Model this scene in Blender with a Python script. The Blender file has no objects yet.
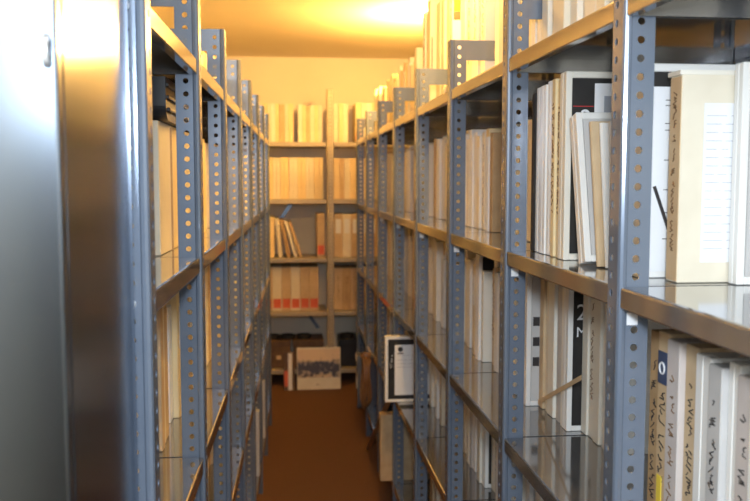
import bpy, bmesh, math, random
from mathutils import Vector, Matrix
random.seed(11)
SC = bpy.context.scene
COL = SC.collection
PI = math.pi

# ------------------------------------------------------------------ camera, light, exposure
H = 1.495                                   # eye height
cam_d = bpy.data.cameras.new('camera'); cam = bpy.data.objects.new('camera', cam_d); COL.objects.link(cam)
cam.location = (0, 0, H)
cam.rotation_euler = (PI / 2 - 0.0815, 0, -0.1054)
cam_d.sensor_width = 36; cam_d.lens = 860 / 750 * 36
cam_d.clip_start = 0.02
cam_d.dof.use_dof = True; cam_d.dof.focus_distance = 1.65; cam_d.dof.aperture_fstop = 6.0
SC.camera = cam

w = bpy.data.worlds.new('world'); SC.world = w; w.use_nodes = True
w.node_tree.nodes['Background'].inputs[0].default_value = (1.0, 0.85, 0.65, 1)
w.node_tree.nodes['Background'].inputs[1].default_value = 0.05

def lamp(name, kind, loc, energy, color, size=0.1, target=None, size_y=None):
    d = bpy.data.lights.new(name, kind); o = bpy.data.objects.new(name, d); COL.objects.link(o)
    o.location = loc; d.energy = energy; d.color = color
    if kind == 'AREA':
        d.size = size
        if size_y: d.shape = 'RECTANGLE'; d.size_y = size_y
    else: d.shadow_soft_size = size
    if target is not None:
        o.rotation_euler = (Vector(target) - Vector(loc)).to_track_quat('-Z', 'Y').to_euler()
    return o
WARM = (1.0, 0.57, 0.15)
lamp('far_ceiling_lamp', 'POINT', (0.76, 4.82, 2.27), 37, WARM, 0.07)
lamp('aisle_ceiling_lamp', 'POINT', (0.34, 2.58, 2.33), 18, WARM, 0.06)
lamp('fill_behind_camera', 'AREA', (-0.12, -1.44, 2.03), 15, (0.78, 0.89, 1.0), 1.4, (-0.05, 1.6, 1.75), 0.66)  # added area light standing in for the unseen bright space behind the camera
lamp('camera_flash', 'AREA', (0.02, -0.06, H + 0.17), 7.5, (0.82, 0.91, 1.0), 0.12, (0.22, 2.0, 1.25))

vs = SC.view_settings
vs.view_transform = 'Standard'; vs.look = 'None'; vs.gamma = 1; vs.use_curve_mapping = False
vs.exposure = 1.22

# ------------------------------------------------------------------ materials
def mat(name, c1, c2=None, scale=30, rough=0.6, metal=0.0, bump=0.0, bscale=None, stretch=None, coat=0.0, detail=3):
    m = bpy.data.materials.new(name); m.use_nodes = True
    nt = m.node_tree; b = nt.nodes['Principled BSDF']
    b.inputs['Roughness'].default_value = rough; b.inputs['Metallic'].default_value = metal
    if coat: b.inputs['Coat Weight'].default_value = coat; b.inputs['Coat Roughness'].default_value = 0.08
    tc = nt.nodes.new('ShaderNodeTexCoord'); mp = nt.nodes.new('ShaderNodeMapping')
    if stretch: mp.inputs['Scale'].default_value = stretch
    nt.links.new(tc.outputs['Object'], mp.inputs['Vector'])
    if c2:
        n = nt.nodes.new('ShaderNodeTexNoise'); n.inputs['Scale'].default_value = scale; n.inputs['Detail'].default_value = detail
        r = nt.nodes.new('ShaderNodeValToRGB')
        r.color_ramp.elements[0].position = 0.35; r.color_ramp.elements[1].position = 0.65
        r.color_ramp.elements[0].color = (*c1, 1); r.color_ramp.elements[1].color = (*c2, 1)
        nt.links.new(mp.outputs[0], n.inputs['Vector']); nt.links.new(n.outputs[0], r.inputs[0])
        nt.links.new(r.outputs[0], b.inputs['Base Color'])
    else: b.inputs['Base Color'].default_value = (*c1, 1)
    if bump:
        n2 = nt.nodes.new('ShaderNodeTexNoise'); n2.inputs['Scale'].default_value = bscale or scale
        bp = nt.nodes.new('ShaderNodeBump'); bp.inputs['Strength'].default_value = bump; bp.inputs['Distance'].default_value = 0.004
        nt.links.new(mp.outputs[0], n2.inputs['Vector']); nt.links.new(n2.outputs[0], bp.inputs['Height'])
        nt.links.new(bp.outputs[0], b.inputs['Normal'])
    return m

M = {}
M['post'] = mat('blue_grey_post_enamel', (.175, .215, .285), (.20, .24, .31), 8, 0.24, 0.3, coat=0.5)
M['putty'] = mat('putty_rack_enamel', (.42, .36, .26), (.45, .39, .285), 8, 0.42, 0.1)
M['shelf'] = mat('grey_shelf_enamel', (.31, .315, .33), (.345, .35, .36), 5, 0.09, 0.78, 0.025, 7, (1, .35, 1), coat=0.3)
M['cabinet'] = mat('blue_grey_cabinet_enamel', (.30, .35, .42), (.32, .37, .44), 4, 0.18, 1.0)
M['chrome'] = mat('bright_zinc', (.85, .85, .84), None, 1, 0.3, 0.6)
M['dusk'] = mat('dark_reflection_wall', (.10, .09, .08), (.12, .11, .10), 3, 0.9)  # unseen front wall, darkened so the cabinet door's reflection falls off low down
M['carpet'] = mat('brown_carpet', (.135, .062, .028), (.195, .092, .042), 260, 0.95, 0, 0.8, 420)
M['ceiling'] = mat('ceiling_paint', (.78, .70, .56), (.80, .72, .58), 3, 0.85)
M['wall'] = mat('wall_paint', (.76, .69, .56), (.79, .72, .59), 3, 0.85, 0, 0.05, 60)
M['cream'] = mat('cream_card', (.74, .67, .53), (.80, .73, .59), 14, 0.55)
M['ivory'] = mat('ivory_card', (.80, .76, .66), (.84, .80, .71), 12, 0.5)
M['white'] = mat('white_plastic', (.82, .81, .78), (.85, .84, .81), 9, 0.35)
M['tan'] = mat('tan_card', (.58, .42, .25), (.66, .50, .31), 18, 0.65)
M['kraft'] = mat('kraft_card', (.46, .31, .165), (.55, .385, .215), 22, 0.7)
M['grey'] = mat('grey_card', (.52, .51, .50), (.58, .57, .56), 14, 0.5)
M['pinkgrey'] = mat('pinkish_grey_card', (.56, .50, .47), (.62, .56, .53), 14, 0.6)
M['yellow'] = mat('yellowed_card', (.80, .64, .36), (.84, .69, .42), 16, 0.55)
M['black'] = mat('black_card', (.012, .010, .009), (.02, .017, .015), 30, 0.65)
M['charcoal'] = mat('charcoal_plastic', (.012, .013, .016), (.018, .019, .023), 10, 0.4)
M['paper'] = mat('white_paper', (.80, .81, .83), (.83, .84, .86), 20, 0.6)
M['ink'] = mat('dark_ink', (.035, .03, .03), None, 1, 0.7)
M['faintink'] = mat('faint_pencil_ink', (.36, .38, .43), None, 1, 0.7)
M['brownink'] = mat('brown_ink', (.20, .11, .05), None, 1, 0.7)
M['red'] = mat('red_sticker', (.62, .10, .04), (.70, .14, .06), 30, 0.5)
M['redline'] = mat('red_line_ink', (.45, .03, .03), None, 1, 0.5)
M['orange'] = mat('orange_sticker', (.95, .45, .03), None, 1, 0.5)
M['bluetag'] = mat('dark_blue_sticker', (.05, .08, .16), None, 1, 0.5)
M['yellowtag'] = mat('yellow_paper_tag', (.85, .66, .08), None, 1, 0.5)
M['brown'] = mat('dark_brown_board', (.10, .055, .03), (.15, .085, .045), 25, 0.6)
M['wood'] = mat('varnished_wood', (.30, .15, .06), (.42, .22, .09), 6, 0.45, 0, 0, None, (8, 1, 1))
M['cable'] = mat('brown_cable_rubber', (.22, .10, .04), (.30, .15, .06), 20, 0.35)

# sepia photograph of a crowd: pale sky above, dark uneven figures along the lower middle
def print_material():
    m = bpy.data.materials.new('sepia_print'); m.use_nodes = True
    nt = m.node_tree; b = nt.nodes['Principled BSDF']; b.inputs['Roughness'].default_value = .4
    N, L = nt.nodes, nt.links
    tc = N.new('ShaderNodeTexCoord'); sp = N.new('ShaderNodeSeparateXYZ'); L.new(tc.outputs['Generated'], sp.inputs[0])
    mp = N.new('ShaderNodeMapping'); mp.inputs['Scale'].default_value = (7, 1, 5); L.new(tc.outputs['Generated'], mp.inputs[0])
    n = N.new('ShaderNodeTexNoise'); n.inputs['Scale'].default_value = 1.4; n.inputs['Detail'].default_value = 5; L.new(mp.outputs[0], n.inputs['Vector'])
    r1 = N.new('ShaderNodeValToRGB')                     # height band of the crowd
    e = r1.color_ramp.elements; e[0].position = .0; e[0].color = (.45, .45, .45, 1); e[1].position = .74; e[1].color = (0, 0, 0, 1)
    for p, v in ((.12, .62), (.30, .92), (.48, .78), (.60, .45)):
        q = e.new(p); q.color = (v, v, v, 1)
    L.new(sp.outputs[2], r1.inputs[0])
    mx = N.new('ShaderNodeMath'); mx.operation = 'MULTIPLY_ADD'; mx.inputs[1].default_value = 1.9; mx.inputs[2].default_value = -.90
    L.new(n.outputs[0], mx.inputs[0])
    ad = N.new('ShaderNodeMath'); ad.operation = 'ADD'; L.new(mx.outputs[0], ad.inputs[0]); L.new(r1.outputs[0], ad.inputs[1])
    r2 = N.new('ShaderNodeValToRGB'); r2.color_ramp.elements[0].position = .35; r2.color_ramp.elements[1].position = .80
    r2.color_ramp.elements[0].color = (.74, .55, .34, 1); r2.color_ramp.elements[1].color = (.05, .028, .018, 1)
    L.new(ad.outputs[0], r2.inputs[0]); L.new(r2.outputs[0], b.inputs['Base Color'])
    return m
M['print'] = print_material()

# ------------------------------------------------------------------ helpers
def add_box(bm, lo, hi, bev=0.0, seg=1):
    x0, y0, z0 = lo; x1, y1, z1 = hi
    vs_ = [bm.verts.new(p) for p in ((x0, y0, z0), (x1, y0, z0), (x1, y1, z0), (x0, y1, z0), (x0, y0, z1), (x1, y0, z1), (x1, y1, z1), (x0, y1, z1))]
    fs = [bm.faces.new([vs_[i] for i in f]) for f in ((0, 3, 2, 1), (4, 5, 6, 7), (0, 1, 5, 4), (1, 2, 6, 5), (2, 3, 7, 6), (3, 0, 4, 7))]
    if bev:
        es = list({e for f in fs for e in f.edges})
        bmesh.ops.bevel(bm, geom=es, offset=bev, segments=seg, affect='EDGES', profile=.5)

def add_tube(bm, pts, r, n=6, close=False):
    pts = [Vector(p) for p in pts]; rings = []
    for i, p in enumerate(pts):
        a = pts[(i - 1) % len(pts)] if (close or i > 0) else p
        c = pts[(i + 1) % len(pts)] if (close or i < len(pts) - 1) else p
        t = (c - a).normalized(); u = t.orthogonal().normalized(); 
        ref = Vector((0.13, 0.97, 0.2)); u = (ref - t * ref.dot(t)).normalized(); v = t.cross(u)
        rings.append([bm.verts.new(p + r * (math.cos(2 * PI * k / n) * u + math.sin(2 * PI * k / n) * v)) for k in range(n)])
    m = len(rings)
    for i in range(m if close else m - 1):
        A, B = rings[i], rings[(i + 1) % m]
        for k in range(n): bm.faces.new((A[k], A[(k + 1) % n], B[(k + 1) % n], B[k]))
    if not close:
        bm.faces.new(rings[0][::-1]); bm.faces.new(rings[-1])

def to_mesh(name, bm, m, smooth=False):
    bmesh.ops.recalc_face_normals(bm, faces=bm.faces)
    me = bpy.data.meshes.new(name); bm.to_mesh(me); bm.free(); me.materials.append(M[m])
    if smooth:
        for p in me.polygons: p.use_smooth = True
    return me

def link(name, me, parent=None, loc=None, rot=None):
    o = bpy.data.objects.new(name, me); COL.objects.link(o)
    if parent: o.parent = parent
    if loc: o.location = loc
    if rot: o.rotation_euler = rot
    return o

def obj(name, bm, m, parent=None, loc=None, rot=None, smooth=False):
    return link(name, to_mesh(name, bm, m, smooth), parent, loc, rot)

def tag(o, label, cat, group=None):
    o['label'] = label; o['category'] = cat
    if group: o['group'] = group
    return o

def empty(name, loc=(0, 0, 0), rz=0):
    o = bpy.data.objects.new(name, None); COL.objects.link(o); o.location = loc; o.rotation_euler = (0, 0, rz)
    o.empty_display_size = .05
    return o

CACHE = {}
def cached(key, fn):
    if key not in CACHE: CACHE[key] = fn()
    return CACHE[key]

# ------------------------------------------------------------------ the room
def struct(name, lo, hi, m):
    bm = bmesh.new(); add_box(bm, lo, hi); o = obj(name, bm, m); o['kind'] = 'structure'; return o
XL, XR, YB, YF, ZC = -0.86, 1.06, -1.5, 6.62, 2.42
struct('floor', (XL - .1, YB - .1, -.1), (XR + .1, YF + .1, 0), 'carpet')
struct('ceiling', (XL - .1, YB - .1, ZC), (XR + .1, YF + .1, ZC + .1), 'ceiling')
struct('wall_left', (XL - .1, YB - .1, 0), (XL, YF + .1, ZC), 'wall')
struct('wall_right', (XR, YB - .1, 0), (XR + .1, YF + .1, ZC), 'wall')
struct('wall_back', (XL, YF, 0), (XR, YF + .1, ZC), 'wall')
struct('wall_front', (XL, YB - .1, 0), (XR, YB, ZC), 'dusk')

# ------------------------------------------------------------------ slotted steel racks
PITCH = 0.0254
PH = 74 * PITCH + 0.008           # post height
def holed_flange(bm, o, u, wd, nrm, hole_u, r=0.0056, n=74):
    o, u, nrm = Vector(o), Vector(u), Vector(nrm); th = .002
    for side in (0, 1):
        off = nrm * th * side
        for k in range(n):
            z0 = k * PITCH; z1 = z0 + PITCH; zc = (z0 + z1) / 2
            outer = [(wd, zc), (wd, z1), (hole_u, z1), (0, z1), (0, zc), (0, z0), (hole_u, z0), (wd, z0)]
            inner = [(hole_u + r * math.cos(i * PI / 4), zc + r * math.sin(i * PI / 4)) for i in range(8)]
            P = [bm.verts.new(o + off + u * a + Vector((0, 0, b))) for a, b in outer]
            Q = [bm.verts.new(o + off + u * a + Vector((0, 0, b))) for a, b in inner]
            for i in range(8): bm.faces.new((P[i], P[(i + 1) % 8], Q[(i + 1) % 8], Q[i]))
            if side:
                S = [bm.verts.new(o + u * a + Vector((0, 0, b))) for a, b in inner]
                for i in range(8): bm.faces.new((Q[i], Q[(i + 1) % 8], S[(i + 1) % 8], S[i]))
    # cap strip at the top
    zt = n * PITCH
    a, b = o, o + u * wd
    pts = [a, b, b + nrm * th, a + nrm * th]
    lo = [bm.verts.new(p + Vector((0, 0, zt))) for p in pts]; hi = [bm.verts.new(p + Vector((0, 0, zt + .008))) for p in pts]
    for i in range(4): bm.faces.new((lo[i], lo[(i + 1) % 4], hi[(i + 1) % 4], hi[i]))
    bm.faces.new(hi)

def post_mesh(s, m='post', n=74):
    PH = n * PITCH + .008
    # s=+1: rack lies on +x of the aisle plane; near corner at the origin, flanges go +x (seen from the camera) and +y
    bm = bmesh.new()
    holed_flange(bm, (s * .010, 0, 0), (s, 0, 0), .0365, (0, 1, 0), .0165, n=n)
    holed_flange(bm, (0, .006, 0), (0, 1, 0), .030, (s, 0, 0), .017, n=n)
    bmesh.ops.remove_doubles(bm, verts=bm.verts, dist=1e-5)
    # the rolled bead along the near corner
    prof = [(.013, .002), (.013, -.001), (.0105, -.0045), (.006, -.0055), (.002, -.004), (0, 0), (0, .008), (.002, .008), (.002, .002)]
    lo = [bm.verts.new((s * x, y, 0)) for x, y in prof]; hi = [bm.verts.new((s * x, y, PH)) for x, y in prof]
    for i in range(len(prof)): j = (i + 1) % len(prof); bm.faces.new((lo[i], lo[j], hi[j], hi[i]))
    bm.faces.new(hi); bm.faces.new(lo[::-1])
    return to_mesh('post', bm, m)
POST = {s: post_mesh(s) for s in (1, -1)}

def shelf_mesh(s, L, D=.50, m='shelf'):
    bm = bmesh.new()
    prof = [(.016, -.031), (.001, -.031), (0, -.029), (0, -.004), (.001, -.001), (.004, 0), (D - .004, 0), (D, -.004), (D, -.031)]
    t = .0018
    inn = [(.016, -.031 + t), (.001 + t, -.031 + t), (t, -.029), (t, -.004), (.001 + t, -.001 - t), (.004, -t), (D - .004, -t), (D - t, -.004), (D - t, -.031)]
    P = [[bm.verts.new((s * x, y, z)) for x, z in prof] for y in (0, L)]
    Q = [[bm.verts.new((s * x, y, z)) for x, z in inn] for y in (0, L)]
    n = len(prof)
    for i in range(n - 1):
        bm.faces.new((P[0][i], P[0][i + 1], P[1][i + 1], P[1][i])); bm.faces.new((Q[0][i], Q[1][i], Q[1][i + 1], Q[0][i + 1]))
        for k in (0, 1): bm.faces.new((P[k][i], P[k][i + 1], Q[k][i + 1], Q[k][i]))
    for i in (0, n - 1): bm.faces.new((P[0][i], P[1][i], Q[1][i], Q[0][i]))
    for y in (.0005, L - .0025):
        add_box(bm, (min(s * .004, s * (D - .004)), y, -.031), (max(s * .004, s * (D - .004)), y + .002, -.002))
    return to_mesh('shelf', bm, m)

def bolt_mesh():
    bm = bmesh.new()
    bmesh.ops.create_cone(bm, cap_ends=True, segments=10, radius1=.0072, radius2=.0058, depth=.006, matrix=Matrix.Rotation(PI / 2, 4, 'X'))
    return to_mesh('bolt', bm, 'chrome')
BOLT = bolt_mesh()
def tagcard_mesh():
    bm = bmesh.new(); add_box(bm, (-.008, -.001, -.009), (.008, 0, .009)); return to_mesh('shelf_tag', bm, 'paper')
TAG = tagcard_mesh()
def strap_mesh(s, D):
    bm = bmesh.new(); add_box(bm, (min(s * .046, s * (D - .046)), .0022, -.056), (max(s * .046, s * (D - .046)), .0045, 0)); return to_mesh('top_strap', bm, 'post')

D = .50
def rack(name, loc, rz, s, n, sp, zs, label, tags=True, extra_bolts=True):
    root = tag(empty(name, loc, rz), label, 'shelving rack')
    straps = strap_mesh(s, D); sh = shelf_mesh(s, sp - .0085, D - .006)
    for i in range(n):
        p = link('post', POST[s], root, (0, i * sp, 0))
        r = link('rear_post', POST[-s], root, (s * D, i * sp, 0))
        link('top_strap', straps, root, (0, i * sp, PH))
        if extra_bolts:
            for z in zs[:5]:
                link('bolt', BOLT, p, (s * .027, -.003, z - .012))
        if tags and i < 7:
            link('shelf_tag', TAG, p, (s * .0225, -.001, zs[1] - .046))
        if i < n - 1:
            for z in zs:
                link('shelf', sh, root, (s * .003, i * sp + .0025, z))
    return root

SR, YR, XRP = .6248, 1.165, .4675
SL, YL, AL = .577, 1.157, .0224
ZR = [H + .256, H - .150, H - .557, H - .937, H - 1.335]
ZL = [H + .237, H - .152, H - .559, H - .901, H - 1.335]
right = rack('shelving_rack', (XRP, YR - SR, 0), 0, 1, 9, SR, ZR, 'long blue-grey perforated steel rack along the right side of the aisle')
LX0 = -.2016 + AL * YL
left = rack('shelving_rack', (LX0, YL, 0), -math.atan(AL), -1, 8, SL, ZL, 'long blue-grey perforated steel rack along the left side of the aisle', tags=False)
left.name = 'shelving_rack'; right.name = 'shelving_rack'
bpy.context.view_layer.update()
LM = Matrix.Translation((LX0, YL, 0)) @ Matrix.Rotation(-math.atan(AL), 4, 'Z')

# back rack across the end of the aisle: built along its own +y, turned so its front faces the camera
BS, BY = .95, 6.19
ZB = [H + .272, H - .137, H - .560, H - .951, H - 1.375]
back = tag(empty('shelving_rack', (.308, BY, 0), 0), 'putty-coloured steel shelving rack standing across the far end of the aisle', 'shelving rack')
BPOST = {k: post_mesh(k, 'putty', 84) for k in (1, -1)}
bsh = {w_: shelf_mesh(1, w_ - .053, .38, 'putty') for w_ in (BS, .69)}
for x in (-BS, 0, .69):
    link('post', BPOST[1], back, (x, 0, 0)); link('rear_post', BPOST[1], back, (x - .016, .44, 0)).scale.z = .975
for x, w_ in ((0, BS), (.69, .69)):
    for z in ZB:                     # turned so the lip faces the camera
        link('shelf', bsh[w_], back, (x - .003, .006, z), (0, 0, PI / 2))
bm = bmesh.new(); add_box(bm, (-BS, .432, .05), (.72, .435, 1.74)); obj('back_panel', bm, 'post', back)
bm = bmesh.new()                     # diagonal sway brace behind the third shelf
def brace(a, b):
    bm = bmesh.new(); a, b = Vector(a), Vector(b); d = (b - a).normalized(); nn = d.cross(Vector((0, 1, 0))) * .014
    V = [bm.verts.new(p + o + Vector((0, q, 0))) for q in (0, .002) for p, o in ((a, -nn), (b, -nn), (b, nn), (a, nn))]
    for f in ((0, 1, 2, 3), (4, 5, 6, 7), (0, 1, 5, 4), (1, 2, 6, 5), (2, 3, 7, 6), (3, 0, 4, 7)): bm.faces.new([V[i] for i in f])
    obj('sway_brace', bm, 'post', back)
brace((-.9, .425, .35), (-.05, .425, 1.62)); brace((-.9, .428, 1.62), (-.05, .428, .35))

# ------------------------------------------------------------------ boxes, cases and folders (spine at local x=0, y = thickness, z up)
ORD = ['zeroth', 'first', 'second', 'third', 'fourth', 'fifth', 'sixth', 'seventh', 'eighth', 'ninth', 'tenth', 'eleventh', 'twelfth',
       'thirteenth', 'fourteenth', 'fifteenth', 'sixteenth', 'seventeenth', 'eighteenth', 'nineteenth', 'twentieth',
       'twenty-first', 'twenty-second', 'twenty-third', 'twenty-fourth', 'twenty-fifth', 'twenty-sixth', 'twenty-seventh', 'twenty-eighth', 'twenty-ninth', 'thirtieth']
LEVEL = ['top shelf', 'second shelf', 'third shelf', 'fourth shelf', 'lowest shelf']

def q(v, s=.004): return round(v / s) * s
def carton_body(d, t, h, m):
    def f():
        bm = bmesh.new(); add_box(bm, (0, 0, 0), (d, t, h), .0015); return to_mesh('carton', bm, m)
    return cached(('carton', d, t, h, m), f)
def case_body(d, t, h, m):
    # clamshell case: a rim standing proud of recessed covers, split line round the spine
    def f():
        bm = bmesh.new(); r = .012; e = min(.0025, t * .12)
        add_box(bm, (.001, e, .001), (d - .001, t - e, h - .001))
        add_box(bm, (0, 0, 0), (r, t * .47, h), .0012); add_box(bm, (0, t * .53, 0), (r, t, h), .0012)
        add_box(bm, (d - r, 0, 0), (d, t, h), .0012)
        add_box(bm, (r, 0, 0), (d - r, t, r), .0012); add_box(bm, (r, 0, h - r), (d - r, t, h), .0012)
        return to_mesh('case', bm, m)
    return cached(('case', d, t, h, m), f)
def folder_body(d, t, h, m):
    # folded card folder: two covers and a rounded spine with the leaves showing between
    def f():
        bm = bmesh.new(); c = min(.003, t * .2)
        add_box(bm, (.003, 0, 0), (d, c, h), .0008); add_box(bm, (.003, t - c, 0), (d, t, h), .0008)
        n = 6; ro = t / 2
        pts = [(.006 - .006 * math.sin(PI * i / n), ro - ro * math.cos(PI * i / n)) for i in range(n + 1)]
        pin = [(.0085 - .006 * math.sin(PI * i / n), ro - (ro - c) * math.cos(PI * i / n)) for i in range(n + 1)]
        A = [[bm.verts.new((x, y, z)) for x, y in pts] for z in (0, h)]; B = [[bm.verts.new((x, y, z)) for x, y in pin] for z in (0, h)]
        for i in range(n):
            bm.faces.new((A[0][i], A[0][i + 1], A[1][i + 1], A[1][i])); bm.faces.new((B[0][i], B[1][i], B[1][i + 1], B[0][i + 1]))
            for k in (0, 1): bm.faces.new((A[k][i], A[k][i + 1], B[k][i + 1], B[k][i]))
        add_box(bm, (.012, c, .004), (d - .006, t - c, h - .004))
        return to_mesh('folder', bm, m)
    return cached(('folder', d, t, h, m), f)

def plate(key, lo, hi, m, name):
    def f():
        bm = bmesh.new(); add_box(bm, lo, hi); return to_mesh(name, bm, m)
    return cached((name, key, lo, hi, m), f)

def spine_scribble(t, h, m, seed, z0=.25, z1=.85, lines=1, size=None):
    # handwritten strokes running up the spine, as thin raised ink
    rnd = random.Random(seed); bm = bmesh.new()
    for li in range(lines):
        yc = t * (li + 1) / (lines + 1); a = size or min(t * .26, .009)
        z = h * z0
        while z < h * z1:
            st = a * rnd.uniform(.5, 1.1); n = rnd.randint(2, 4)
            pts = [(-.0006, yc + rnd.uniform(-a, a), z + st * k / n + rnd.uniform(-.3, .3) * st) for k in range(n + 1)]
            add_tube(bm, pts, .0009, 4)
            z += st * rnd.uniform(1.0, 1.5) + (a * 1.5 if rnd.random() < .2 else 0)
    return bm

KIND = {'carton': ('tape_carton', 'tape carton', 'box'), 'case': ('tape_case', 'tape case', 'case'), 'folder': ('card_folder', 'card folder', 'folder')}
CNAME = {'cream': 'cream', 'ivory': 'ivory', 'white': 'white', 'tan': 'tan', 'kraft': 'brown kraft', 'grey': 'grey', 'pinkgrey': 'pinkish grey', 'yellow': 'yellowed', 'black': 'black'}
def box(kind, m, M4, d, t, h, label, group, parts=(), tilt=0.0, seed=0, yaw=0.0):
    """parts: any of spine_label, ink, cover, red, flap.  M4 places local origin (near-aisle spine corner at its base)."""
    d, t, h = q(d, .01), q(t, .002), q(h, .005)
    me = {'carton': carton_body, 'case': case_body, 'folder': folder_body}[kind](d, t, h, m)
    nm, _, cat = KIND[kind]
    if kind == 'carton' and t <= .036: nm = 'tape_box'
    o = link(nm, me)
    mw = M4 @ Matrix.Rotation(yaw, 4, 'Z')
    if tilt > 0:                      # leans towards -y: pivots on its lower -y edge
        mw = mw @ Matrix.Rotation(tilt, 4, 'X')
    elif tilt < 0:
        mw = mw @ Matrix.Translation((0, t, 0)) @ Matrix.Rotation(tilt, 4, 'X') @ Matrix.Translation((0, -t, 0))
    o.matrix_world = mw
    tag(o, label, cat, group)
    e = .0012
    if 'cover' in parts:   # black printed sheet in the recess of the camera-facing cover
        link('cover_sheet', plate((d, t, h), (.0125, -.0002, .0125), (d - .0125, .0035, h - .0125), 'black', 'cover_sheet'), o)['label'] = 'black cover sheet'
    if 'coverg' in parts:
        link('cover_sheet', plate((d, t, h), (.0125, -.0002, .0125), (d - .0125, .0035, h - .0125), 'grey', 'cover_sheet'), o)['label'] = 'grey cover sheet'
    if 'spine_label' in parts:
        link('spine_label', plate((t, h), (-.0006, t * .18, h * .55), (.0005, t * .82, h * .88), 'paper', 'spine_label'), o)
    if 'red' in parts:
        link('spine_sticker', plate((t, h), (-.0008, t * .08, h * .06), (.0005, t * .92, h * .27), 'red', 'spine_sticker'), o)['label'] = 'red sticker low on the spine'
    if 'slot' in parts:
        link('spine_slot', plate((t, h), (-.0008, t * .40, h * .04), (.0005, t * .62, h * .96), 'black', 'spine_slot'), o)
    if 'ink' in parts or 'brownink' in parts or 'faint' in parts:
        mm = 'ink' if 'ink' in parts else ('brownink' if 'brownink' in parts else 'faintink')
        key = ('ink', t, h, mm, seed % 5)
        link('handwriting', cached(key, lambda: to_mesh('handwriting', spine_scribble(t, h, mm, seed % 5), mm)), o)
    if 'flap' in parts:    # lid flap over the top of the spine
        link('lid_flap', plate((t, h), (-.0012, -.0005, h - .016), (.02, t + .0005, h + .001), 'ivory', 'lid_flap'), o)
    return o

def at_right(X, Y, z): return Matrix.Translation((X, Y, z + .0006))
def at_left(setback, Yl, z):          # Yl along the left rack; local x must point away from the aisle
    return LM @ Matrix.Translation((-setback, Yl, z + .0006)) @ Matrix.Rotation(PI, 4, 'Z')
def at_back(x, z, setback=.02): return Matrix.Translation((x, BY + .05 + setback, z + .0006)) @ Matrix.Rotation(PI / 2, 4, 'Z')

COUNT = {}
# places on the shelves wholly hidden behind other things
HID = {4: '2-4 7-7 9-9 13-13 16-16 32-32 34-34 39-39 46-46 49-49 52-52 55-55 61-62 64-64 74-75 77-79 84-84 86-86 88-88 91-91 93-93 96-96 99-101 103-104 107-107 109-109',
       7: '1-1 3-3 6-6 17-17 19-19 26-26 30-30 32-32 40-41 46-47 49-51 54-54 58-58 61-62 64-64 66-69 72-72 74-74 81-83 86-87 89-91 94-96',
       12: '1-1',
       15: '8-8 10-10 20-20',
       19: '3-3 9-9 11-11 15-15 17-17 25-26 28-29 36-36 41-41',
       23: '0-2 6-10 13-13 22-22 24-25 27-27 29-30 33-34 39-40 44-45 47-47 53-54 57-58 60-61 65-65',
       29: '0-9 12-12 14-15 17-17 19-19 21-21 23-25 27-27 29-29 33-34 36-36 39-39',
       31: '0-9 12-13 15-16 21-21',
       41: '0-0 3-3 11-11 16-16 20-21 23-23 27-27 29-32 37-38 40-43 45-45',
       43: '0-5',
       44: '2-2 5-6 10-10 12-13 15-18 21-28 30-39',
       47: '13-13 24-24 28-28 30-31 40-41 45-48 51-51 54-54 58-62 64-64 68-70 75-80',
       53: '1-1 5-5 9-9 12-12 14-14 19-19 21-25 28-30 32-33 35-36 41-47 49-49'}
SKIP = {f'{a}:{k}' for a, v in HID.items() for r in v.split() for k in range(int(r.split('-')[0]), int(r.split('-')[1]) + 1)}
def place_words(rack_, lvl, bay):
    k = (rack_, lvl, bay); COUNT[k] = COUNT.get(k, 0) + 1; n = COUNT[k]
    b = ['nearest post', 'second post', 'third post', 'fourth post', 'fifth post', 'sixth post', 'seventh post', 'eighth post', 'ninth post'][bay]
    return f'{ORD[n]} behind the {b}, {LEVEL[lvl]}, {rack_} rack'

def right_run(lvl, X, Y0, Y1, choices, hfun, tfun, depth=.30, seed=1, parts_for=None, jit=.012, far_parts=False):
    rnd = random.Random(seed); Y = Y0; i = 0
    while True:
        t = q(tfun(rnd), .002)
        if lvl == 0:
            for n in range(-1, 9):
                yp = YR + n * SR
                if Y < yp + .007 and Y + t > yp: Y = yp + .008
        if Y + t > Y1: break
        kind, m = choices[i % len(choices)] if isinstance(choices, list) else choices(rnd)
        bay = max(0, min(7, int((Y - YR) / SR)))
        h = min(hfun(rnd), (ZR[lvl - 1] - ZR[lvl] - .036) if lvl else .6)
        x = X + rnd.uniform(-jit, jit); uid = f'{seed}:{i}'
        parts = parts_for(rnd, kind, m, Y) if parts_for else ()
        desc = CNAME[m] + ' ' + KIND[kind][1]
        if 'cover' in parts: desc += ' with black cover'
        if uid not in SKIP: box(kind, m, at_right(x, Y, ZR[lvl]), depth, t, h, f"{desc} {place_words('right', lvl, bay)}", f'boxes on the {LEVEL[lvl]} of the right rack', parts, seed=i)
        Y += t + .001; i += 1

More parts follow.
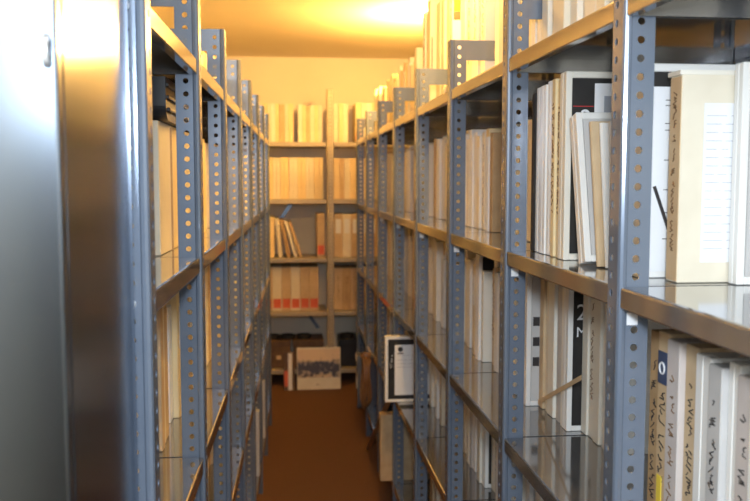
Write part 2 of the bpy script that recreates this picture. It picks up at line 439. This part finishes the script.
def wch(table):
    tot = sum(a for a, *_ in table)
    def f(rnd):
        r = rnd.random() * tot
        for a, k, m in table:
            r -= a
            if r <= 0: return k, m
        return table[-1][1:]
    return f
MIX = wch([(2.6, 'carton', 'cream'), (3, 'case', 'white'), (3, 'carton', 'ivory'), (1, 'carton', 'tan'), (1, 'folder', 'white'), (.4, 'carton', 'kraft'), (.5, 'folder', 'grey'), (.5, 'carton', 'yellow')])
LIGHT = wch([(3, 'case', 'white'), (2, 'carton', 'ivory'), (1.5, 'carton', 'cream'), (.6, 'folder', 'tan'), (.4, 'folder', 'grey')])
YEL = wch([(3, 'carton', 'cream'), (2, 'carton', 'yellow'), (1, 'carton', 'ivory'), (.4, 'folder', 'tan')])
def pf(rnd, kind, m, Y):
    p = []
    if Y < 3.4:
        if kind == 'case': p.append('cover' if rnd.random() < .6 else 'coverg')
        r = rnd.random()
        if r < .22: p.append('spine_label')
        elif r < .40 and Y < 2.6: p.append('brownink' if m in ('tan', 'kraft', 'yellow') else 'faint')
    return p

# --- right rack, second shelf, nearest bay: the pieces one can read in the photograph
G2 = 'boxes on the second shelf of the right rack'
z2 = ZR[1]
def rb(kind, m, x, Y, d, t, h, label, parts=(), lvl=1, seed=0, tilt=0, yaw=0):
    return box(kind, m, at_right(x, Y, ZR[lvl]), d, t, h, label, f'boxes on the {LEVEL[lvl]} of the right rack', parts, tilt, seed, yaw)
def px_x(px, Y): return (px - 284) / 860 * Y
def face_plate(parent, name, x0, x1, z0, z1, m, y=-.0012, label=None, key=None):
    o = link(name, plate((key or name), (x0, y, z0), (x1, y + .0008, z1), m, name), parent)
    if label: o['label'] = label
    return o
def face_lines(parent, name, x0, x1, zs, m, y=-.0016, r=.0005, seed=0, broken=True):
    rnd = random.Random(seed); bm = bmesh.new()
    for z in zs:
        x = x0
        while x < x1:
            L_ = rnd.uniform(.008, .03) if broken else x1 - x0
            xe = min(x + L_, x1); add_box(bm, (x, y, z - r), (xe, y + .0005, z + r)); x = xe + (rnd.uniform(.003, .008) if broken else 1)
    return obj(name, bm, m, parent)

# carton seen broadside behind the front post, tan spine, printed label on the cover
A = rb('carton', 'cream', .568, 1.192, .30, .036, .305, 'large cream carton with tan spine and printed label, right of the front post', ())
link('spine', plate(('A',), (-.0008, .001, .003), (.0008, .035, .298), 'tan', 'spine'), A)['label'] = 'tan worn spine'
link('spine_writing', to_mesh('spine_writing', spine_scribble(.036, .305, 'brownink', 3, .15, .9, 1, .006), 'brownink'), A).location.x = -.0009
link('lid_flap', plate(('Af',), (-.004, -.002, .300), (.302, .038, .3065), 'ivory', 'lid_flap'), A)
lab = face_plate(A, 'cover_label', .034, .25, .03, .26, 'paper', label='white printed cover label')
face_lines(lab, 'ruled_lines', .038, .245, [.05 + .012 * k for k in range(17)], 'faintink', r=.00035, seed=2)
B = rb('case', 'white', .642, 1.160, .22, .024, .315, 'white tape case at the right edge, in front of the labelled cream carton', ('coverg',))
# case behind it: white inlay sheet under a black band, a black diagonal stripe
C_ = rb('case', 'white', .540, 1.262, .32, .044, .325, 'white tape case with diagonal black stripe, between post and labelled carton', ('cover',))
sh = face_plate(C_, 'inlay_sheet', .004, .30, .010, .290, 'paper', y=-.0022, label='white printed inlay sheet')
face_lines(sh, 'printed_lines', .035, .30, [.06, .10, .135, .18, .225, .235, .262, .27], 'ink', y=-.0026, r=.0006, seed=5)
bm = bmesh.new(); add_tube(bm, [(.020, -.003, .140), (.054, -.003, .048)], .0028, 6); obj('stripe', bm, 'ink', sh)
# big case with black printed cover, then the grey-covered case in front of it
Dc = rb('case', 'ivory', .520, 1.560, .35, .036, .350, 'tall ivory case with black cover and white number, left of the front post', ('cover',))
pap = face_plate(Dc, 'inlay_sheet', .054, .325, .20, .328, 'paper', y=-.0018, label='white paper taped on the black cover')
face_plate(pap, 'printed_mark', .072, .098, .275, .305, 'faintink', y=-.0024)
link('red_rule', plate(('rr',), (.0135, -.0012, .285), (.053, -.0004, .2868), 'redline', 'red_rule'), Dc)['label'] = 'thin red rule on the cover'
def text_mesh(s, size, m, ext=.0004):
    cu = bpy.data.curves.new('t', 'FONT'); cu.body = s; cu.size = size; cu.extrude = ext; cu.align_x = 'CENTER'
    ob = bpy.data.objects.new('t', cu); COL.objects.link(ob); bpy.context.view_layer.update()
    me = bpy.data.meshes.new_from_object(ob.evaluated_get(bpy.context.evaluated_depsgraph_get()))
    bpy.data.objects.remove(ob); bpy.data.curves.remove(cu); me.materials.clear(); me.materials.append(M[m]); return me
def face_text(parent, s, size, m, x, z, y=-.0014):
    return link('printed_number', text_mesh(s, size, m), parent, (x, y, z), (PI / 2, 0, 0))
face_text(Dc, '2', .045, 'paper', .038, .249)
E_ = rb('case', 'white', .520, 1.440, .34, .036, .272, 'shorter white-rimmed case leaning back against the tall black-covered case', ('coverg',), tilt=-.24)
rb('folder', 'tan', .533, 1.4145, .28, .012, .255, 'thin tan folder leaning on the white-rimmed grey case', (), tilt=-.20)
rb('folder', 'white', .541, 1.397, .27, .010, .250, 'thin white folder leaning on the thin tan folder', (), tilt=-.17)
rb('case', 'grey', .549, 1.380, .26, .010, .250, 'thin grey case leaning in front of thin white folder', (), tilt=-.14)
fl = [('white', .004), ('tan', .004), ('white', .004)]
# spines from there back to the second post
spec = [('carton', 'yellow', .014, .34, 'thin yellowed carton against the black-covered case'), ('folder', 'ivory', .014, .342, 'thin ivory folder between two yellowed cartons'),
        ('carton', 'yellow', .020, .345, 'worn yellowed carton beside a black-edged white case'), ('case', 'white', .036, .345, 'white case with black edge strip, third from the yellowed cartons'),
        ('case', 'white', .036, .342, 'white case in the middle of three beside the second post'), ('case', 'white', .036, .340, 'white case nearest the second post on the second shelf'),
        ('case', 'black', .022, .33, 'narrow black case tight against the second post')]
Y = 1.598
for k, (kd, m, t, h, lb) in enumerate(spec):
    pr = ('cover',) if (kd == 'case' and m == 'white') else (('brownink',) if m == 'yellow' else ())
    rb(kd, m, .522 + .003 * (k % 2), Y, .33, t, h, lb, pr, seed=k); Y += q(t, .002) + .0016
right_run(1, .598, 1.850, 5.46, MIX, lambda r: r.uniform(.275, .315), lambda r: r.choice([.022, .03, .036, .044]), .24, 4, pf)

# --- right rack, third shelf: written spines in the nearest part of the frame
y0 = .80
near3 = [  # (kind, colour, thickness, height, setback, label, parts)
    ('case', 'white', .036, .33, 'white case at the lower right corner of the picture', ('cover',)),
    ('carton', 'pinkgrey', .034, .325, 'greyish carton with handwriting, second from the lower right corner', ('ink',)),
    ('case', 'white', .026, .335, 'white black-covered case between two handwritten grey cartons', ('cover',)),
    ('carton', 'grey', .034, .325, 'grey carton with bold handwriting beside white case', ('ink',)),
    ('case', 'white', .040, .33, 'white case showing black cover with thin red rule', ('cover',)),
    ('carton', 'tan', .036, .335, 'tan handwritten carton behind the red-ruled white case', ('ink',)),
    ('carton', 'pinkgrey', .038, .335, 'pinkish grey handwritten carton between two tan cartons', ('brownink',)),
    ('carton', 'tan', .036, .34, 'tan carton with dark blue sticker and yellow tag', ('ink', 'blue')),
    ('carton', 'kraft', .034, .335, 'brown carton tight against the front post', ('ink',)),
]
Y = 1.147 - sum(q(a[2], .002) + .0016 for a in near3[:7])
for k, (kd, m, t, h, lb, pr) in enumerate(near3):
    o = rb(kd, m, .535 + .004 * (k % 3), Y, .31, t, h, lb, pr, 2, seed=k)
    t = q(t, .002)
    if 'blue' in pr:
        link('round_sticker', plate(('bs',), (-.0016, .004, .265), (-.0006, .032, .312), 'bluetag', 'round_sticker'), o)['label'] = 'dark blue sticker'
        bm = bmesh.new(); bmesh.ops.create_circle(bm, cap_ends=False, segments=14, radius=.008)
        bmesh.ops.rotate(bm, verts=bm.verts, matrix=Matrix.Rotation(PI / 2, 3, 'Y'))
        ring = [v.co.copy() for v in bm.verts]; bm.free(); bm = bmesh.new(); add_tube(bm, [p + Vector((-.002, .018, .288)) for p in ring], .0014, 5, True)
        obj('sticker_ring', bm, 'paper', o)
        link('yellow_tag', plate(('yt',), (-.002, .012, .03), (-.0008, .027, .13), 'yellowtag', 'yellow_tag'), o)['label'] = 'yellow paper tag'
    if k == 4:
        link('red_rule', plate(('rr3',), (.0135, -.0012, .215), (.2, -.0004, .217), 'redline', 'red_rule'), o)['label'] = 'thin red rule on the cover'
    Y += t + .0016
# the middle group with the big white 2 and M on black
Y = 1.645
g3 = [('case', 'white', .036, .335, 'white case with slotted spine, nearest to front post, third shelf', ('slot',)),
      ('folder', 'white', .024, .345, 'white folder beside white slotted case, third shelf', ()),
      ('carton', 'ivory', .034, .34, 'plain ivory carton between white folder and ivory written carton, third shelf', ()),
      ('carton', 'ivory', .034, .345, 'ivory written carton next to plain ivory one, third shelf', ('brownink',)),
      ('carton', 'ivory', .034, .345, 'ivory carton in front of the black numbered case', ()),
      ('case', 'white', .034, .345, 'white case with black cover bearing large white 2 and M', ('cover', 'num')),
      ('folder', 'ivory', .020, .34, 'ivory folder behind the black numbered case', ()),
      ('folder', 'grey', .044, .345, 'thick grey folder left of the black numbered case', ()),
      ('carton', 'ivory', .044, .35, 'ivory carton left of the thick grey folder', ()),
      ('folder', 'cream', .034, .345, 'cream folder third left of the thick grey folder', ()),
      ('carton', 'tan', .030, .345, 'tan carton beyond cream folder, seen beside second post', ()),
      ('case', 'white', .040, .345, 'white case with small square marks beside the second post', ('coverg', 'sq'))]
for k, (kd, m, t, h, lb, pr) in enumerate(g3):
    o = rb(kd, m, (.652 if k < 5 else .622) + .004 * (k % 2) - (.006 if 'num' in pr else 0) - (.036 if k > 10 else 0), Y, .22, t, h, lb, pr, 2, seed=k)
    if 'num' in pr:
        face_text(o, '2', .050, 'paper', .030, .250); face_text(o, 'M', .032, 'paper', .030, .212)
        link('red_rule', plate(('rrn',), (.0135, -.0012, .318), (.10, -.0004, .3195), 'redline', 'red_rule'), o)
    if 'sq' in pr:
        for j in range(3):
            s_ = face_plate(o, 'square_mark', .016, .032, .10 + .05 * j, .122 + .05 * j, 'ink', y=-.0012, key='sqm%d' % j)
    Y += q(t, .002) + .0022
# a paper slip sticking out across the spines
SLIP0, SLIP1 = (1.690, .152), (1.985, .004 + .02)
for (a, b, lb, nm) in (((.606, SLIP0[0], SLIP0[1]), (.606, SLIP1[0], SLIP1[1]), 'narrow tan paper slip slanting across spines of the third shelf', 'paper_slip'),):
    bm = bmesh.new(); a, b = Vector(a), Vector(b); dd = Vector((0, 0, .0055))
    V = [bm.verts.new(p + o + Vector((q_, 0, 0))) for q_ in (0, .0008) for p, o in ((a, -dd), (b, -dd), (b, dd), (a, dd))]
    for f in ((0, 1, 2, 3), (4, 5, 6, 7), (0, 1, 5, 4), (1, 2, 6, 5), (2, 3, 7, 6), (3, 0, 4, 7)): bm.faces.new([V[i] for i in f])
    o = obj(nm, bm, 'tan'); o.location.z = ZR[2]; tag(o, lb, 'paper slip')
right_run(2, .610, Y + .004, 5.46, LIGHT, lambda r: r.uniform(.26, .345), lambda r: r.choice([.024, .03, .036, .044]), .24, 7, pf, .02)

# --- right rack, top shelf: tall cartons near, smaller far
right_run(0, .545, 1.23, 1.95, MIX, lambda r: r.uniform(.30, .40), lambda r: r.choice([.04, .055, .07]), .28, 12, pf)
right_run(0, .580, 1.96, 3.62, wch([(3, 'carton', 'cream'), (2, 'carton', 'ivory'), (1, 'carton', 'grey'), (1, 'case', 'white')]), lambda r: r.uniform(.40, .44), lambda r: r.choice([.05, .06, .075]), .26, 15, lambda r, k, m, Y: (('brownink',) if r.random() < .4 else ()))
right_run(0, .575, 3.63, 5.46, YEL, lambda r: r.uniform(.24, .31), lambda r: r.choice([.03, .04, .05]), .26, 19)
# bright stickers on two of the tall cartons
def nearest_carton(Y):
    return min((o for o in COL.objects if o.parent is None and o.get('category') == 'box' and abs(o.matrix_world.translation.z - ZR[0]) < .01 and .5 < o.matrix_world.translation.x < .65), key=lambda o: abs(o.matrix_world.translation.y + .02 - Y))
bpy.context.view_layer.update()
tc = nearest_carton(2.86); tc.location.x = .560
link('side_sticker', plate(('os',), (.003, -.0009, .300), (.026, .0004, .36), 'orange', 'side_sticker'), tc)['label'] = 'orange sticker'
link('side_sticker', plate(('rs',), (.003, -.0009, .272), (.026, .0004, .2995), 'red', 'side_sticker'), tc)['label'] = 'red sticker'
tc['label'] = 'tall carton with orange and red stickers on the top shelf, right rack'
tc = nearest_carton(3.28); tc.location.x = .562
link('side_mark', plate(('rm',), (.006, -.0009, .17), (.010, .0004, .29), 'red', 'side_mark'), tc)['label'] = 'narrow red mark'
tc['label'] = 'tall carton with narrow red mark on the top shelf, right rack'
# --- right rack, fourth shelf and below
right_run(3, .610, 1.25, 3.54, LIGHT, lambda r: r.uniform(.27, .32), lambda r: r.choice([.026, .034, .04]), .24, 23, pf, .02)
Fc = rb('case', 'white', .419, 3.550, .21, .040, .28, 'white case with black cover and paper sheet, jutting into the aisle', ('cover',), 3)
fp = face_plate(Fc, 'inlay_sheet', .040, .20, .030, .245, 'paper', y=-.0020, label='white printed inlay sheet')
face_lines(fp, 'printed_lines', .05, .14, [.15, .165, .18, .20], 'faintink', y=-.0026, r=.0006, seed=9)
bm = bmesh.new(); bmesh.ops.create_cone(bm, cap_ends=True, segments=14, radius1=.011, radius2=.011, depth=.0006, matrix=Matrix.Translation((.064, -.0024, .226)) @ Matrix.Rotation(PI / 2, 4, 'X'))
add_box(bm, (.052, -.0027, .206), (.076, -.0021, .211)); obj('printed_emblem', bm, 'ink', fp)
bm = bmesh.new()
rnd = random.Random(4)
for k in range(5): add_tube(bm, [(.018 + rnd.uniform(0, .014), -.0012, .15 + .012 * k + rnd.uniform(-.006, .006)) for j in range(4)], .0010, 4)
obj('white_scrawl', bm, 'paper', Fc)
right_run(3, .600, 3.60, 5.46, MIX, lambda r: r.uniform(.24, .29), lambda r: r.choice([.034, .044, .054]), .24, 29)
right_run(4, .560, 1.9, 3.3, MIX, lambda r: r.uniform(.28, .31), lambda r: r.choice([.05, .06, .08]), .26, 31)

# things low on the right, beside the carpet
o = rb('carton', 'kraft', .416, 3.706, .30, .060, .30, 'brown carton jutting out at the aisle edge of the lowest right shelf', (), 4)
SLA, SLB = (.452, 4.65, .003), (.448, 3.68, .522)
def slat(name, a, b, wd, th, m):
    a, b = Vector(a), Vector(b); bm = bmesh.new(); add_box(bm, (0, -wd / 2, 0), ((b - a).length, wd / 2, th), .001)
    o = obj(name, bm, m); o.matrix_world = Matrix.Translation(a) @ (b - a).to_track_quat('X', 'Z').to_matrix().to_4x4(); return o
o = slat('wooden_slat', SLA, SLB, .022, .008, 'wood'); tag(o, 'thin wooden slat leaning from the carpet over the jutting brown carton', 'slat')
bm = bmesh.new()
for k in range(4):
    cx = .012 * (k - 1.5)
    add_tube(bm, [(cx + .006 * math.sin(3 * a + k), .055 * math.cos(a) * (1 - .05 * k), .15 * math.sin(a) * (1 - .06 * k)) for a in [2 * PI * j / 28 for j in range(28)]], .006, 7, True)
add_box(bm, (-.02, -.012, .125), (.028, .012, .16), .004)
o = obj('cable_coil', bm, 'cable', smooth=True); o.matrix_world = Matrix.Translation((.4365, 4.60, .40)) ; 
tag(o, 'brown coil of cable hanging at the right rack above the carpet', 'cable')
bm = bmesh.new(); add_box(bm, (0, 0, 0), (.24, .12, .30), .004); add_box(bm, (-.003, -.003, .25), (.243, .123, .303), .003)
o = obj('document_box', bm, 'post'); o.location = (.424, 4.98, ZR[4] + .0006); tag(o, 'dark blue-grey box jutting from the lowest right shelf near the far end', 'box')

# --- left rack
def left_run(lvl, setb, Y0, Y1, choices, hfun, tfun, depth=.26, seed=1, parts_for=None, jit=.012):
    rnd = random.Random(seed); Y = Y0; i = 0
    while True:
        t = q(tfun(rnd), .002)
        if lvl == 0:
            for n in range(8):
                if Y < n * SL + .007 and Y + t > n * SL: Y = n * SL + .008
        if Y + t > Y1: break
        kind, m = choices(rnd)
        bay = max(0, min(6, int(Y / SL)))
        h = min(hfun(rnd), (ZL[lvl - 1] - ZL[lvl] - .036) if lvl else .6)
        parts = parts_for(rnd, kind, m, Y) if parts_for else ()
        sb = setb + rnd.uniform(-jit, jit); uid = f'{seed}:{i}'
        if uid not in SKIP: box(kind, m, at_left(sb, Y + t, ZL[lvl]), depth, t, h, f"{CNAME[m]} {KIND[kind][1]} {place_words('left', lvl, bay)}", f'boxes on the {LEVEL[lvl]} of the left rack', parts, seed=i)
        Y += t + .001; i += 1
def lb_(kind, m, setb, Y, d, t, h, label, lvl, parts=(), seed=0, tilt=0):
    return box(kind, m, at_left(setb, Y + q(t, .002), ZL[lvl]), d, t, h, label, f'boxes on the {LEVEL[lvl]} of the left rack', parts, tilt, seed)
lb_('carton', 'cream', .085, .600, .26, .150, .27, 'broad cream carton at the camera end under the black tray', 1)
lb_('folder', 'kraft', .082, .7524, .25, .010, .265, 'thin brown folder between the two broad cartons under the tray', 1)
lb_('carton', 'yellow', .085, .764, .26, .130, .27, 'broad yellowed carton in the middle under the black tray', 1)
lb_('folder', 'tan', .082, .8962, .25, .012, .262, 'thin tan folder behind the broad yellowed carton under the tray', 1)
lb_('carton', 'cream', .085, .910, .26, .148, .27, 'broad cream carton at the far end under the black tray', 1)
left_run(1, .095, 1.06, 3.95, YEL, lambda r: r.uniform(.26, .28), lambda r: r.choice([.05, .06, .075]), .25, 41)
# black ribbed tray lying on the cartons
bm = bmesh.new()
ty, tz, tr = .36, .086, .035
prof = [(tr - tr * math.sin(PI / 2 * k / 8), tr - tr * math.cos(PI / 2 * k / 8)) for k in range(9)] + [(0, tz), (ty, tz)] + [(ty - tr + tr * math.cos(PI / 2 * k / 8), tr - tr * math.sin(PI / 2 * k / 8)) for k in range(9)]
def slab(x0, x1, inset=0.0):
    P = [[(min(max(y, inset), ty - inset), max(z, inset)) for y, z in prof]]
    lo = [bm.verts.new((x0, y, z)) for y, z in P[0]]; hi = [bm.verts.new((x1, y, z)) for y, z in P[0]]
    for a in range(len(lo)): b = (a + 1) % len(lo); bm.faces.new((lo[a], lo[b], hi[b], hi[a]))
    bm.faces.new(lo[::-1]); bm.faces.new(hi)
slab(0, .24)
o = obj('black_tray', bm, 'charcoal'); o.matrix_world = at_left(.070, .605 + .36, ZL[1] + .2712); tag(o, 'black ribbed plastic tray lying on cream cartons, left rack', 'tray')
for k in range(3):
    bm = bmesh.new(); add_box(bm, (-.006, .004 + .012 * (k == 0), .018 + .024 * k), (.001, ty - .004 - .012 * (k == 0), .026 + .024 * k), .002, 2); obj('rib', bm, 'charcoal', o)
left_run(0, .16, .80, 1.3, YEL, lambda r: r.uniform(.05, .09), lambda r: r.choice([.05, .07]), .25, 43)
left_run(0, .10, 1.32, 3.95, YEL, lambda r: r.uniform(.13, .20), lambda r: r.choice([.05, .07]), .25, 44)
left_run(2, .10, .35, 3.95, wch([(3, 'carton', 'cream'), (2, 'case', 'white'), (2, 'carton', 'tan'), (1, 'folder', 'yellow')]), lambda r: r.uniform(.27, .33), lambda r: r.choice([.034, .044, .05]), .25, 47, lambda r, k, m, Y: (('spine_label',) if r.random() < .4 and Y < 1.6 else ()))
left_run(3, .09, .9, 3.95, MIX, lambda r: r.uniform(.24, .29), lambda r: r.choice([.05, .06, .07]), .25, 53)
lb_('case', 'grey', .004, 2.67, .28, .040, .30, 'grey case standing at the edge of the lowest left shelf', 4)
lb_('case', 'grey', .004, 3.25, .28, .040, .30, 'farther grey case at the edge of the lowest left shelf', 4)
lb_('carton', 'kraft', .056, 2.2, .28, .12, .30, 'brown carton on the lowest left shelf before the grey cases', 4)

# --- back rack: countable rows
def back_row(lvl, x0, x1, specs, seed, bayname):
    rnd = random.Random(seed); x = x0; i = 0
    while True:
        kd, m, t, h, pr = specs(rnd, i); t = q(t, .002)
        if x + t > x1: break
        # local y runs to -x after the turn, so the origin sits on the right edge
        box(kd, m, at_back(x + t, ZB[lvl], .02 + rnd.uniform(0, .015)), .26, t, h, f'{CNAME[m]} {KIND[kd][1]} {ORD[i + 1]} from left, {LEVEL[lvl]} of far rack, {bayname} bay', f'boxes on the {LEVEL[lvl]} of the far rack, {bayname} bay', pr, seed=i)
        x += t + .0012; i += 1
    return x
XA0, XA1, XB0, XB1 = -.175, .296, .362, .86
cy = ['cream', 'yellow', 'cream', 'ivory', 'yellow', 'tan', 'cream', 'yellow']
back_row(0, XA0, .10, lambda r, i: ('carton', cy[i % 8], r.choice([.024, .03, .036]), .275 + r.uniform(-.004, .004), ()), 61, 'left')
COUNTB = 0
rnd = random.Random(5); x = .106
for i in range(6):
    t = .028; box('carton', cy[(i + 3) % 8], at_back(x + t, ZB[0], .025), .26, t, .27 - .004 * (i % 3), f'{CNAME[cy[(i + 3) % 8]]} tape carton {ORD[i + 1]} right of the gap, top shelf, far rack', 'boxes right of the gap on the top shelf of the far rack'); x += t + .0012
back_row(0, XB0, .50, lambda r, i: ('carton', ['cream', 'yellow', 'cream', 'kraft'][i % 4], .034, .28, ()), 62, 'right')
back_row(0, .520, .70, lambda r, i: ('carton', cy[(i + 1) % 8], .040, .285, ('red',) if i == 0 else ()), 63, 'far right')
back_row(1, XA0, XA1, lambda r, i: ('carton', ['cream', 'yellow', 'yellow', 'cream'][i % 4], r.choice([.026, .03, .034]), .30 + r.uniform(-.003, .003), ()), 64, 'left')
back_row(1, XB0, .68, lambda r, i: ('carton', cy[(i + 4) % 8], r.choice([.032, .042]), .295, ()), 65, 'right')
# third shelf: upright cartons, then leaning thin ones
x = XA0 + .008
for i, (t, tl, lb, m) in enumerate([(.054, 0, 'wide cream carton at the left end of third far shelf', 'cream'), (.040, 0, 'cream carton second from left on the third far shelf', 'yellow')]):
    box('carton', m, at_back(x + t, ZB[2]), .26, t, .295, lb, 'boxes on the third shelf of the far rack', ('brownink',) if i == 0 else ()); x += t + .002
prev_tilt = [.09, .19, .27, .31]
lx = []
bx = x + .29 * math.tan(prev_tilt[0]) + .001
for tl, t, h, nx in zip(prev_tilt, (.030, .026, .022, .020), (.285, .28, .275, .27), prev_tilt[1:] + [.3]):
    lx.append(bx)
    bx += t * math.cos(tl) - h * math.sin(tl) + (h * math.cos(tl) + t * math.sin(tl)) * math.tan(nx) + .0025
for i, (tl, bx) in enumerate(zip(prev_tilt, lx)):
    t = [.030, .026, .022, .020][i]
    # lean to the left: top goes -x = local +y, so pivot on the lower +y (left) edge is at bx
    Mx = Matrix.Translation((bx, BY + .07, ZB[2] + .0006)) @ Matrix.Rotation(PI / 2, 4, 'Z') @ Matrix.Rotation(-tl, 4, 'X') @ Matrix.Translation((0, -t, 0))
    m = ['cream', 'kraft', 'ivory', 'tan'][i]
    me = carton_body(.26, t, [.285, .28, .275, .27][i], m); o = link('tape_carton', me); o.matrix_world = Mx
    tag(o, f'{CNAME[m]} thin carton leaning left, {ORD[i + 1]} of four leaning on far third shelf', 'box', 'leaning cartons on the third shelf of the far rack')
for i, (x0, t, m, lb) in enumerate([(.250, .056, 'tan', 'wide tan carton with red sticker beside the far rack post')]):
    box('carton', m, at_back(x0 + t - .012, ZB[2]), .26, t, .32, lb, 'boxes on the third shelf of the far rack', ('red',))
back_row(2, XB0, .68, lambda r, i: ('carton', ['tan', 'cream', 'tan', 'yellow'][i % 4], .062, .315, ('spine_label',)), 66, 'right')
# fourth shelf: wide cartons, red stickers low on the spines
back_row(3, XA0 + .02, XA1, lambda r, i: ('carton', ['tan', 'cream', 'tan', 'cream', 'tan', 'tan'][i % 6], .066, .32, ('red',)), 67, 'left')
back_row(3, XB0, .68, lambda r, i: ('carton', ['tan', 'kraft'][i % 2], .060, .31, ('brownink',)), 68, 'right')
# lowest shelf: dark boxes with black film cans lying on top
for i, (x0, wd, m, lb) in enumerate([(-.16, .20, 'brown', 'dark brown box on the lowest far shelf, left'), (.060, .22, 'brown', 'dark brown box on the lowest far shelf, behind the print'), (.40, .24, 'charcoal', 'dark grey box on the lowest far shelf, right of post')]):
    bm = bmesh.new(); add_box(bm, (0, 0, 0), (wd, .26, .20), .003); add_box(bm, (-.004, -.004, .16), (wd + .004, .264, .205), .003)
    o = obj('storage_box', bm, m); o.location = (x0, BY + .07, ZB[4] + .0006); tag(o, lb, 'box')
    bm = bmesh.new(); add_box(bm, (-.004, -.001, -.015), (.03, .0, .015)); obj('box_label', bm, 'tan', o, (wd * .5, -.004, .08))
k = 0
for x0 in (-.09, .02, .14, .46, .58):
    bm = bmesh.new()
    bmesh.ops.create_cone(bm, cap_ends=True, segments=28, radius1=.05, radius2=.05, depth=.026, matrix=Matrix.Translation((0, 0, .013)))
    bmesh.ops.create_cone(bm, cap_ends=True, segments=28, radius1=.0525, radius2=.0525, depth=.014, matrix=Matrix.Translation((0, 0, .023)))
    bmesh.ops.create_cone(bm, cap_ends=True, segments=20, radius1=.02, radius2=.018, depth=.003, matrix=Matrix.Translation((0, 0, .0315)))
    o = obj('film_can', bm, 'black'); o.location = (x0, BY + .15, ZB[4] + .2065)
    tag(o, f'round black film can, {ORD[k + 1]} from the left on the dark boxes', 'film can', 'black film cans on the dark boxes of the far rack'); k += 1

# prints leaning against the foot of the far rack
def leaning_print(name, x0, wd, ht, Y, lean, label, face, rz=0):
    root = tag(empty(name), label, 'picture'); root.matrix_world = Matrix.Translation((x0, Y, .0)) @ Matrix.Rotation(rz, 4, 'Z') @ Matrix.Rotation(-lean, 4, 'X')
    bm = bmesh.new(); add_box(bm, (0, 0, 0), (wd, .012, ht), .0015); obj('mount_board', bm, 'cream' if face == 'print' else 'brown', root)
    return root
P1 = leaning_print('sepia_print', .083, .312, .300, 6.075, .14, 'sepia crowd photograph on pale board leaning at the aisle end', 'print')
bm = bmesh.new(); add_box(bm, (.004, -.0012, .085), (.306, 0, .287)); obj('picture', bm, 'print', P1)
bm = bmesh.new(); add_box(bm, (.135, -.001, .033), (.160, 0, .037)); obj('caption', bm, 'brownink', P1)
P2 = leaning_print('leaning_poster', -.012, .080, .275, 6.06, .12, 'narrow dark poster with white edge, left of the sepia photograph', 'x')
bm = bmesh.new(); add_box(bm, (.032, -.0015, .004), (.060, -.0002, .266)); obj('white_strip', bm, 'paper', P2)
bm = bmesh.new(); add_box(bm, (.004, -.0012, .03), (.03, -.0002, .14)); obj('red_patch', bm, 'red', P2)

# --- tall steel cabinet in the left foreground
cab = tag(empty('steel_cabinet', (-.640, .787, 0)), 'tall glossy blue-grey steel cabinet at the left edge, nearest the camera', 'cabinet')
bm = bmesh.new(); add_box(bm, (0, .02, .04), (.444, .360, 1.98), .004, 2); add_box(bm, (.02, .04, 0), (.42, .34, .04)); obj('body', bm, 'cabinet', cab)
bm = bmesh.new(); add_box(bm, (.0, 0, .06), (.444, .0195, 1.98), .003, 2); dr = obj('door', bm, 'cabinet', cab)
bm = bmesh.new(); add_tube(bm, [(.436, -.002, 1.595), (.436, -.008, 1.60), (.436, -.008, 1.615), (.436, -.002, 1.62)], .003, 8); obj('latch', bm, 'chrome', dr, smooth=True)['label'] = 'bright metal latch'
